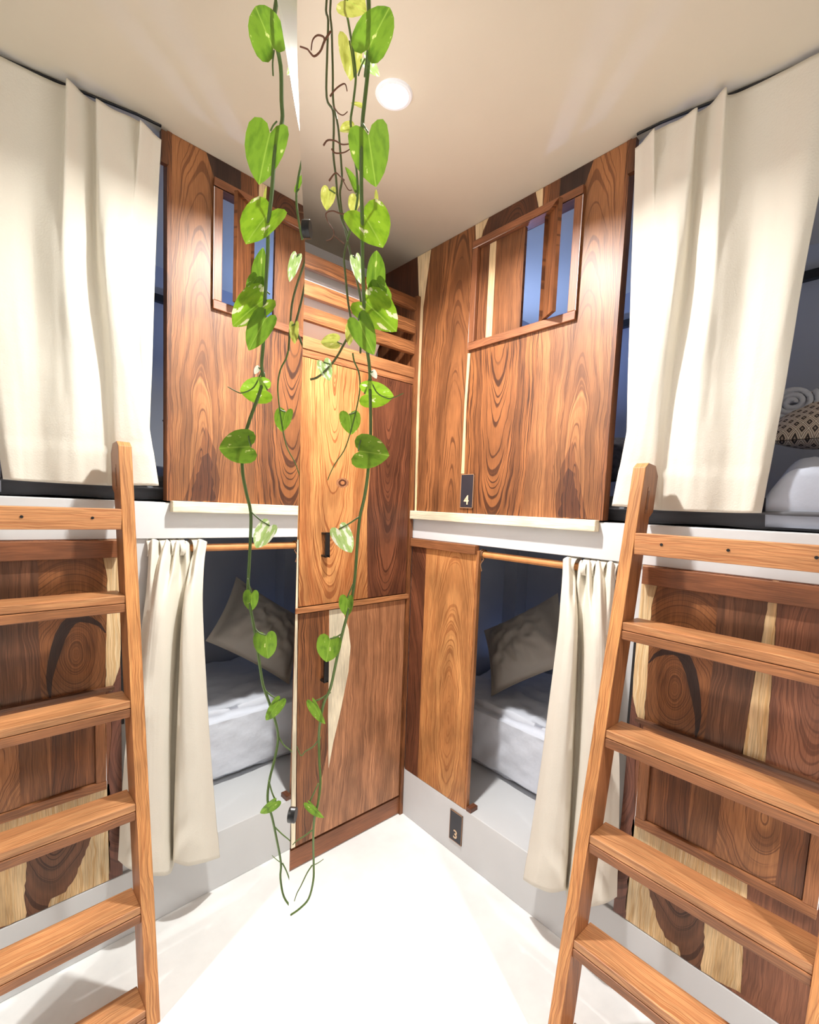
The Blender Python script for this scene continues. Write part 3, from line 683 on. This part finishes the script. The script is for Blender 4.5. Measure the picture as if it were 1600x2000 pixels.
def cushion(name, wd, ht, th, mat, loc, rot, seed=0, wr=.01, fl=1.0):
    vs = []; n = 48; fs = []
    for side in (1, -1):
        for i in range(n+1):
            for j in range(n+1):
                u = -1+2*i/n; v = -1+2*j/n
                prof = max(0, (1-min(1, abs(u)*fl)**2.6)*(1-min(1, abs(v)*fl)**2.6))**.6 + .012
                x = u*wd/2*(1-.07*(1-v*v)); y = v*ht/2*(1-.07*(1-u*u))
                w_ = (.5-abs(noise.noise(Vector((u*3.2+seed, v*2.0+u, side)))))*wr*1.2 - wr*.5 + noise.noise(Vector((u*6+seed, v*5, side*2)))*wr*.5
                vs.append((x, y, side*(th/2*prof + w_*prof)))
    o = (n+1)**2
    for s in (0, 1):
        for i in range(n):
            for j in range(n):
                q = [s*o+i*(n+1)+j, s*o+(i+1)*(n+1)+j, s*o+(i+1)*(n+1)+j+1, s*o+i*(n+1)+j+1]
                fs.append(q if s == 0 else q[::-1])
    me = bpy.data.meshes.new(name); me.from_pydata(vs, [], fs)
    bm = bmesh.new(); bm.from_mesh(me); bmesh.ops.remove_doubles(bm, verts=bm.verts, dist=1e-4); bm.to_mesh(me); bm.free()
    uv = me.uv_layers.new(name='grain')
    for l in me.loops:
        c = me.vertices[l.vertex_index].co; uv.data[l.index].uv = (c.x, c.y)
    me.materials.append(mat)
    for p in me.polygons: p.use_smooth = True
    ob = link(name, me); ob.location = loc; ob.rotation_euler = rot
    return ob
def basis(o, right, upv, loc):
    r = Vector(right).normalized(); n = r.cross(Vector(upv)).normalized(); u = n.cross(r)
    o.matrix_world = Matrix(((r.x, u.x, n.x, loc[0]), (r.y, u.y, n.y, loc[1]), (r.z, u.z, n.z, loc[2]), (0, 0, 0, 1)))
p = cushion('pillow', .44, .37, .21, PILLOWM, (0, 0, 0), (0, 0, 0), 2, .030, 1.13)
basis(p, (.22, -.80, .56), (.52, .52, .66), (.50, 1.235, .765)); tag(p, 'rumpled grey linen pillow propped up on the lower bunk', 'pillow')
p = cushion('pillow', .46, .30, .15, DIAM, (0, 0, 0), (0, 0, 0), 5, .01)
basis(p, (.1, -1, 0), (.75, 0, .42), (.41, .14, 1.675)); tag(p, 'taupe diamond-patterned pillow at the right edge on the upper bunk', 'pillow')
p = cushion('pillow', .40, .28, .14, plain('dark_pattern', (70, 66, 70), .9, var=.5, vscale=60), (0, 0, 0), (0, 0, 0), 6, .01)
basis(p, (.1, -1, 0), (.6, 0, .5), (.50, 1.02, 1.60)); tag(p, 'dark patterned pillow seen in the gap beside the partition', 'pillow')
# rolled towel: a spiral roll
mb = MB(); c = X(1560, 796, .42) 
sp = [(.006+.0026*a, a) for a in [i*.3 for i in range(66)]]
rows = [[Vector((c.x+dx, c.y - r*math.cos(a), c.z + r*math.sin(a)*.8)) for r, a in sp] for dx in (-.09, .12)]
tw = grid_mesh('rolled_towel', [rows[0], [ (p+q)/2 for p, q in zip(*rows)], rows[1]], TOWEL, solid=.013); tag(tw, 'rolled grey towel lying on the diamond-patterned pillow', 'towel')
# black rail on the bunk's back wall
mb = MB(); mb.box((.872, -.6, 2.243), (.8995, 1.30, 2.273)); tag(mb.build('wall_rail', BLACK), 'black rail high on the back wall of the upper bunk', 'rail')
# berth lamps
def berth_lamp(loc, wts, label):
    e = empty('berth_light', loc, label, 'lamp')
    b_ = MB(); b_.box((loc[0]-.03, loc[1]-.03, loc[2]-.01), (loc[0]+.03, loc[1]+.03, loc[2]+.01)); b_.build('housing', WHITEP, e, bevel=.002)
    b_ = MB(); b_.box((loc[0]-.024, loc[1]-.024, loc[2]+.0102), (loc[0]+.024, loc[1]+.024, loc[2]+.014)); b_.build('diffuser', emis('blue_glow', BLUE, 3), e)
    l = bpy.data.lights.new('berth_lamp', 'AREA'); l.shape = 'DISK'; l.size = .05; l.energy = wts; l.color = BLUE
    lo = bpy.data.objects.new('berth_lamp', l); COL.objects.link(lo); lo.location = (loc[0], loc[1], loc[2]+.02); lo.rotation_euler = (math.pi, 0, 0)
berth_lamp((.55, 1.57, 1.80), BLUE_W, 'small blue-glowing wall light at the head of the upper bunk')
berth_lamp((.76, 1.46, .545), BLUE_LOW_W, 'small blue-glowing light in the corner of the lower bunk')
# ================================================================ NUMBER PLATES
def plate(y0, y1, z0, z1, xf, digit, label, dz):
    e = empty('number_plate', (xf, (y0+y1)/2, z0), label, 'sign')
    MB().box((xf-.004, y0, z0), (xf-.0001, y1, z1)).build('plate', BLACKM, e, bevel=.0008)
    fr = MB()
    for lo, hi in (((xf-.0046, y0, z0), (xf-.0001, y0+.002, z1)), ((xf-.0046, y1-.002, z0), (xf-.0001, y1, z1)), ((xf-.0046, y0, z0), (xf-.0001, y1, z0+.002)), ((xf-.0046, y0, z1-.002), (xf-.0001, y1, z1))): fr.box(lo, hi)
    fr.build('border', plain('plate_rim', (168, 128, 96), .5), e)
    t = bpy.data.curves.new('digit', 'FONT'); t.body = digit; t.size = .048; t.align_x = 'CENTER'; t.extrude = .0006; t.offset = .0006
    o = bpy.data.objects.new('tmp', t); COL.objects.link(o)
    dg = bpy.context.evaluated_depsgraph_get(); dg.update(); me = bpy.data.meshes.new_from_object(o.evaluated_get(dg)); bpy.data.objects.remove(o)
    Mx = Matrix(((0, 0, -1, xf-.0048), (-1, 0, 0, (y0+y1)/2), (0, 1, 0, z0+dz), (0, 0, 0, 1)))
    me.transform(Mx); me.materials.clear(); me.materials.append(GOLD); link('digit', me, e)
plate(1.157, 1.221, 1.391, 1.517, 0, '4', 'dark plate with a pale figure 4 on the upper partition', .014)
plate(1.132, 1.198, .058, .183, 0, '3', 'dark plate with a pale figure 3 low on the white plinth', .016)
# ================================================================ MIRROR
mr = empty('wall_mirror', mp(.3, .0, 0), 'tall frameless mirror at the left reflecting bunks, ladder and vines', 'mirror')
edge = [(.495, .0), (.495, .775), (.495, 1.0), (.497, 1.2), (.501, 1.387), (.506, 1.55), (.508, 1.656), (.494, 1.70), (.480, 1.7478), (.484, 1.80), (.478, 1.85), (.47, 2.1), (.46, 2.32)]
inner = [(s-.0012, h) for s, h in edge]
inner = [(s - .0012 - (max(0, h-1.748)*1.6 if h > 1.748 else 0) , h) for s, h in edge]
mb = MB(); P = [mp(s, h) for s, h in inner] + [mp(-1.75, 2.32), mp(-1.75, 0)]
bk = [p - mnt*.006 for p in P]
mb.face(P, [(0, 0)]*len(P), 1, 1, (200,)*3, (200,)*3, 0); me_o = mb.build('mirror_pane', MIRROR, mr)
# make sure the silvered side faces the room (both sides are mirror)
mb = MB()
for i in range(len(edge)-1):
    a, b = inner[i], inner[i+1]; c, d = edge[i+1], edge[i]
    q = [mp(*a), mp(*d, -.0045), mp(*c, -.0045), mp(*b)]
    mb.face(q, [(0, 0)]*4, 1, 1, (200,)*3, (200,)*3, 0)
    q = [mp(*d, -.0045), mp(*d, -.006), mp(*c, -.006), mp(*c, -.0045)]
    mb.face(q, [(0, 0)]*4, 1, 1, (200,)*3, (200,)*3, 0)
mb.build('bevelled_edge', BEVEL, mr)
Q = [mp(s, h, -.006) for s, h in edge] + [mp(-1.75, 2.32, -.006), mp(-1.75, 0, -.006)]
mb = MB(); mb.face(Q[::-1], [(0, 0)]*len(Q), 1, 1, (60,)*3, (60,)*3, 0); mb.build('backing', plain('mirror_back', (70, 72, 74), .7), mr)
for px, py in ((607, 448), (578, 1592)):
    c = on(0, 0, px, py); d = ray(px, py)
    t = (-(MD-.004))/(d.dot(mnt)); c = CAM + d*t   # bearing meets the mirror plane just past its edge
    mb = MB(); tube(mb, [c - mnt*.022, c - mnt*.0], .0085, 18); tube(mb, [c - mnt*.03, c - mnt*.022], .006, 18)
    tag(mb.build('stand_off_clip', BLACK, mr, bevel=.0005), 'black cylindrical clip')
# ================================================================ DOWNLIGHTS
def downlight(loc, label, spread=LAMP_SPREAD, watts=LAMP_W):
    e = empty('ceiling_downlight', loc, label, 'ceiling light', 'recessed downlights')
    mb = MB(); n = 36
    for i in range(n):
        a, b = 2*math.pi*i/n, 2*math.pi*(i+1)/n
        def q(r, z, t): return Vector((loc[0]+r*math.cos(t), loc[1]+r*math.sin(t), loc[2]+z))
        for (r0, z0), (r1, z1) in (((.034, -.002), (.036, -.005)), ((.036, -.005), (.043, -.004)), ((.043, -.004), (.046, -.0003))):
            mb.face([q(r0, z0, a), q(r1, z1, a), q(r1, z1, b), q(r0, z0, b)], [(0, 0)]*4, 1, 1, (230,)*3, (230,)*3, 0, 0, True)
    mb.build('trim_ring', WHITEP, e)
    mb = MB(); mb.face([Vector((loc[0]+.0345*math.cos(2*math.pi*i/n), loc[1]+.0345*math.sin(2*math.pi*i/n), loc[2]-.0025)) for i in range(n)][::-1], [(0, 0)]*n, 1, 1, (255,)*3, (255,)*3, 0)
    mb.build('lens', emis('lamp_glow', LAMP_COL, 14), e)
    l = bpy.data.lights.new('downlight', 'AREA'); l.shape = 'DISK'; l.size = .07; l.energy = watts; l.color = LAMP_COL; l.spread = math.radians(spread)
    o = bpy.data.objects.new('downlight', l); COL.objects.link(o); o.location = (loc[0], loc[1], loc[2]-.008)
downlight(LAMPS[0], 'glowing round downlight in the ceiling near the cabinet', 150, 31)
downlight(LAMPS[1], 'round downlight in the ceiling above the ladder, out of frame', 112, 30)
downlight(LAMPS[2], 'round downlight in the ceiling behind the viewer, out of frame', 130, 34)
# ================================================================ HANGING PLANT
pl = empty('hanging_pothos', (-.99, .52, 2.08), 'trailing pothos with variegated heart-shaped leaves hanging beside the mirror', 'hanging plant')
DEPTH = [(-60, .50), (65, .499), (130, .519), (240, .522), (290, .511), (440, .514), (615, .527), (770, .552), (885, .515), (1010, .53), (1110, .529), (1180, .523), (1265, .526), (1388, .532), (1440, .552), (1500, .548), (1580, .537), (1640, .556), (1690, .575), (1800, .58)]
def dep(y):
    for (a, p), (b, q) in zip(DEPTH, DEPTH[1:]):
        if a <= y <= b: return p+(q-p)*(y-a)/(b-a)
    return DEPTH[0][1] if y < 0 else DEPTH[-1][1]
def vine(name, pts, mat, r, z=None, top=True, taper=1.0, sub=4, zf=None):
    P = [at(z if z is not None else dep(y), x, y) for x, y in pts]
    if top: P = [Vector((P[0].x*.5-.99*.5, P[0].y*.5+.52*.5, 2.11))] + P if P[0].z < 2.1 else P
    mb = MB(); tube(mb, smoothline(P, sub), r, 7, taper=taper); return mb.build(name, mat, pl)
V1 = [(720,0),(720,60),(719,130),(712,200),(708,240),(706,300),(706,380),(708,440),(708,500),(710,560),(712,620),(717,680),(722,720),(723,760),(724,850),(719,920),(712,970),(703,1010),(698,1060),(694,1120),(688,1165),(680,1195),(668,1240),(655,1300),(645,1345),(632,1375),(624,1420),(623,1450),(624,1490),(626,1530),(621,1570),(614,1600),(612,1640),(613,1690),(612,1720),(603,1755),(585,1775),(568,1787)]
V2 = [(638,0),(641,40),(639,110),(638,190),(650,215),(652,250),(651,300),(656,345),(660,390),(668,430),(680,460),(672,500),(675,540),(680,590),(688,640),(684,650),(672,672),(658,697),(640,720),(620,737),(606,741)]
V3 = [(646,0),(648,60),(650,140),(651,200),(660,245),(665,300),(668,350),(664,380),(670,430),(678,465),(690,520),(700,560),(706,600),(705,650),(704,690)]
V4 = [(676,0),(680,40),(690,100),(695,150),(690,200),(685,240),(692,300),(698,350),(698,390),(690,430),(678,470)]
V5 = [(689,690),(692,706),(701,728),(703,760),(696,800),(683,850),(672,880),(655,905),(645,925),(640,938)]
vine('vine', V1, STEM, .0024, taper=.50); vine('vine', V2, STEMD, .0014, .575); vine('vine', V3, STEMD, .0014, .585)
vine('vine', V4, STEM, .0014, .56); vine('vine', V5, STEM, .0011, .565, top=False, taper=.5)
ROOTS = [([(646,62),(634,80),(626,100),(614,110),(606,103),(600,96),(586,91)], .0014), ([(634,82),(632,72),(620,69),(611,78),(608,98)], .0012),
 ([(645,188),(652,178),(663,168),(674,164),(678,178)], .0011), ([(652,208),(660,220),(670,225),(679,218)], .0008), ([(632,284),(640,274),(655,275),(668,282),(684,281)], .0011),
 ([(648,291),(655,299),(672,298),(684,291)], .0010), ([(643,353),(655,338),(665,345),(673,352)], .0011), ([(690,416),(668,418),(650,412),(637,417),(640,432),(652,452),(648,466),(637,470)], .0009),
 ([(672,476),(662,468),(653,460)], .0008), ([(668,348),(680,370),(688,371)], .0007), ([(560,1100),(569,1103),(567,1115)], .0008),
 ([(610,1690),(600,1705),(588,1730),(580,1745),(575,1760)], .0009), ([(722,732),(735,765),(757,778),(770,776),(788,768)], .0009), ([(612,1690),(622,1685),(632,1678)], .0006),
 ([(626,1440),(612,1458),(596,1468),(588,1476),(580,1458)], .0009), ([(612,1620),(596,1632),(580,1642),(572,1650)], .0009)]
for pts, r in ROOTS:
    z = .56 if pts[0][1] < 500 else dep(pts[0][1])
    vine('tendril', pts, ROOT if pts[0][1] < 500 else STEM, r, z, top=False, taper=.6)
HALF = [(0, .19), (.11, .05), (.27, 0), (.41, .05), (.49, .18), (.5, .36), (.47, .54), (.39, .71), (.26, .86), (.12, .96), (0, 1.02)]
def leaf(cx, cy, length, width, ang, mat, z=None, fold=.25, tilt=(0, 0), curl=.15, stem=None):
    z = z if z is not None else dep(cy)
    s = z/FPX; Ln, Wd = length*s, width*s
    c = at(z, cx, cy); a = math.radians(ang)
    d = CR*math.cos(a) - CU*math.sin(a); n = -CF; ac = d.cross(n)
    rot = Matrix.Rotation(math.radians(tilt[0]), 3, d) @ Matrix.Rotation(math.radians(tilt[1]), 3, ac)
    d, ac, n = rot @ d, rot @ ac, rot @ n
    out = [(x, y) for x, y in HALF] + [(-x, y) for x, y in HALF[-2:0:-1]]
    mb = MB(); rr = [0, .3, .6, .85, 1.0]; o0 = (0, .32); sd = random.uniform(0, 40)
    def pt(x, y):
        hh = fold*abs(x)*Wd - curl*Ln*(y-.4)**2 + .02*Wd*math.sin(x*14+sd)*abs(x)*2
        return c + ac*(x*Wd) + d*((y-.5)*Ln) + n*hh
    R = [[(o0[0]+(x-o0[0])*q, o0[1]+(y-o0[1])*q) for x, y in out] for q in rr]
    m_ = len(out)
    for i in range(4):
        for j in range(m_):
            k = (j+1) % m_
            q = [R[i][j], R[i+1][j], R[i+1][k], R[i][k]] if i else [R[1][j], R[1][k], R[0][0]]
            mb.face([pt(*p) for p in q], [p for p in q], sd, sd*.3, (128,)*3, (128,)*3, 0, 0, True)
    if stem:
        b = pt(0, .15); e = at(z+.012 if False else z, *stem)
        tube(mb, smoothline([b, b+(e-b)*.5-CU*.001+n*.002, e], 4), .0009, 6, 1)
    return mb.build('leaf', [mat, STEM], pl, weld=True)
LV = [
 (735,64,108,70,-62,LEAF,None,.30,(10,5),(712,150)), (684,110,86,48,88,LEAFY,.56,.2,(-20,0),(692,150)), (690,8,64,52,35,LEAFY,.55,.2,(20,10),(680,0)),
 (724,128,50,22,50,LEAFP,.56,.2,(30,0),(700,148)), (725,300,120,80,82,LEAF,None,.22,(8,0),(708,240)), (680,252,36,26,150,LEAFY,.56,.3,(0,20),(690,262)),
 (687,352,60,18,-112,LEAF,.56,.5,(30,0),(698,385)), (641,386,46,30,98,LEAFY,.575,.2,(0,0),(658,380)), (694,397,40,30,100,LEAFY,.61,.2,(20,0),(698,380)),
 (724,441,98,86,62,LEAFV,None,.18,(-5,8),(706,470)), (735,384,30,8,-90,LEAFY,.53,.3,(20,0),(712,430)), (698,524,58,22,78,LEAFP,.57,.3,(10,0),(690,500)),
 (734,530,84,38,-86,LEAF,.535,.3,(20,0),(711,580)), (738,570,50,44,-120,LEAF,.535,.25,(10,10),(712,600)), (738,612,96,78,42,LEAFV,None,.22,(-8,0),(712,575)),
 (712,652,84,48,66,LEAF,.52,.25,(12,0),(704,610)), (684,652,44,20,96,LEAFY,.57,.3,(0,0),(690,640)), (646,668,38,30,180,LEAFY,.575,.25,(0,0),(668,672)),
 (637,722,44,28,72,LEAFP,.575,.25,(0,0),(648,712)), (735,771,66,50,4,LEAFV,None,.25,(20,0),(722,735)), (684,825,46,42,84,LEAF,.565,.25,(-15,0),(694,805)),
 (724,884,72,68,10,LEAF,.512,.15,(0,10),(705,860)), (672,1052,60,40,62,LEAFP,.53,.25,(0,0),(701,1010)), (678,1182,42,30,92,LEAF,None,.45,(10,0),(690,1140)),
 (642,1266,54,48,100,LEAF,None,.2,(0,0),(667,1238)), (620,1389,58,26,62,LEAF,None,.4,(25,0),(646,1352)), (615,1581,48,24,46,LEAF,None,.4,(25,0),(622,1530)),
 (731,731,18,12,60,LEAFW,.545,.2,(0,0),(722,728)), (700,205,30,10,200,LEAFY,.56,.3,(0,0),None), (743,560,40,26,60,LEAF,.53,.25,(0,0),None)]
for L_ in LV: leaf(L_[0], L_[1], L_[2], L_[3], L_[4], L_[5], L_[6], L_[7], L_[8], .12, L_[9])
# pot and cord that carry the vines, above the picture
def lathe(mb, prof, c, n=28, mi=0):
    for (r0, z0), (r1, z1) in zip(prof, prof[1:]):
        for i in range(n):
            a, b = 2*math.pi*i/n, 2*math.pi*(i+1)/n
            q = [Vector((c[0]+r*math.cos(t), c[1]+r*math.sin(t), c[2]+z)) for r, z, t in ((r0, z0, a), (r0, z0, b), (r1, z1, b), (r1, z1, a))]
            mb.face(q, [(0, 0)]*4, 1, 1, (200,)*3, (200,)*3, 0, mi, True)
pc = (-.955, .53, 2.10)
mb = MB(); lathe(mb, [(0, 0), (.045, 0), (.062, .09), (.066, .092), (.066, .105), (.056, .105), (.054, .085), (0, .085)], pc); mb.build('pot', CLAY, pl)
mb = MB()
for i in range(3):
    a = i*2.094; tube(mb, [Vector((pc[0]+.062*math.cos(a), pc[1]+.062*math.sin(a), pc[2]+.1)), Vector((pc[0], pc[1], 2.36))], .001, 5)
tube(mb, [Vector((pc[0], pc[1], 2.355)), Vector((pc[0], pc[1], 2.4))], .0015, 5); mb.build('hanging_cord', ROOT, pl)
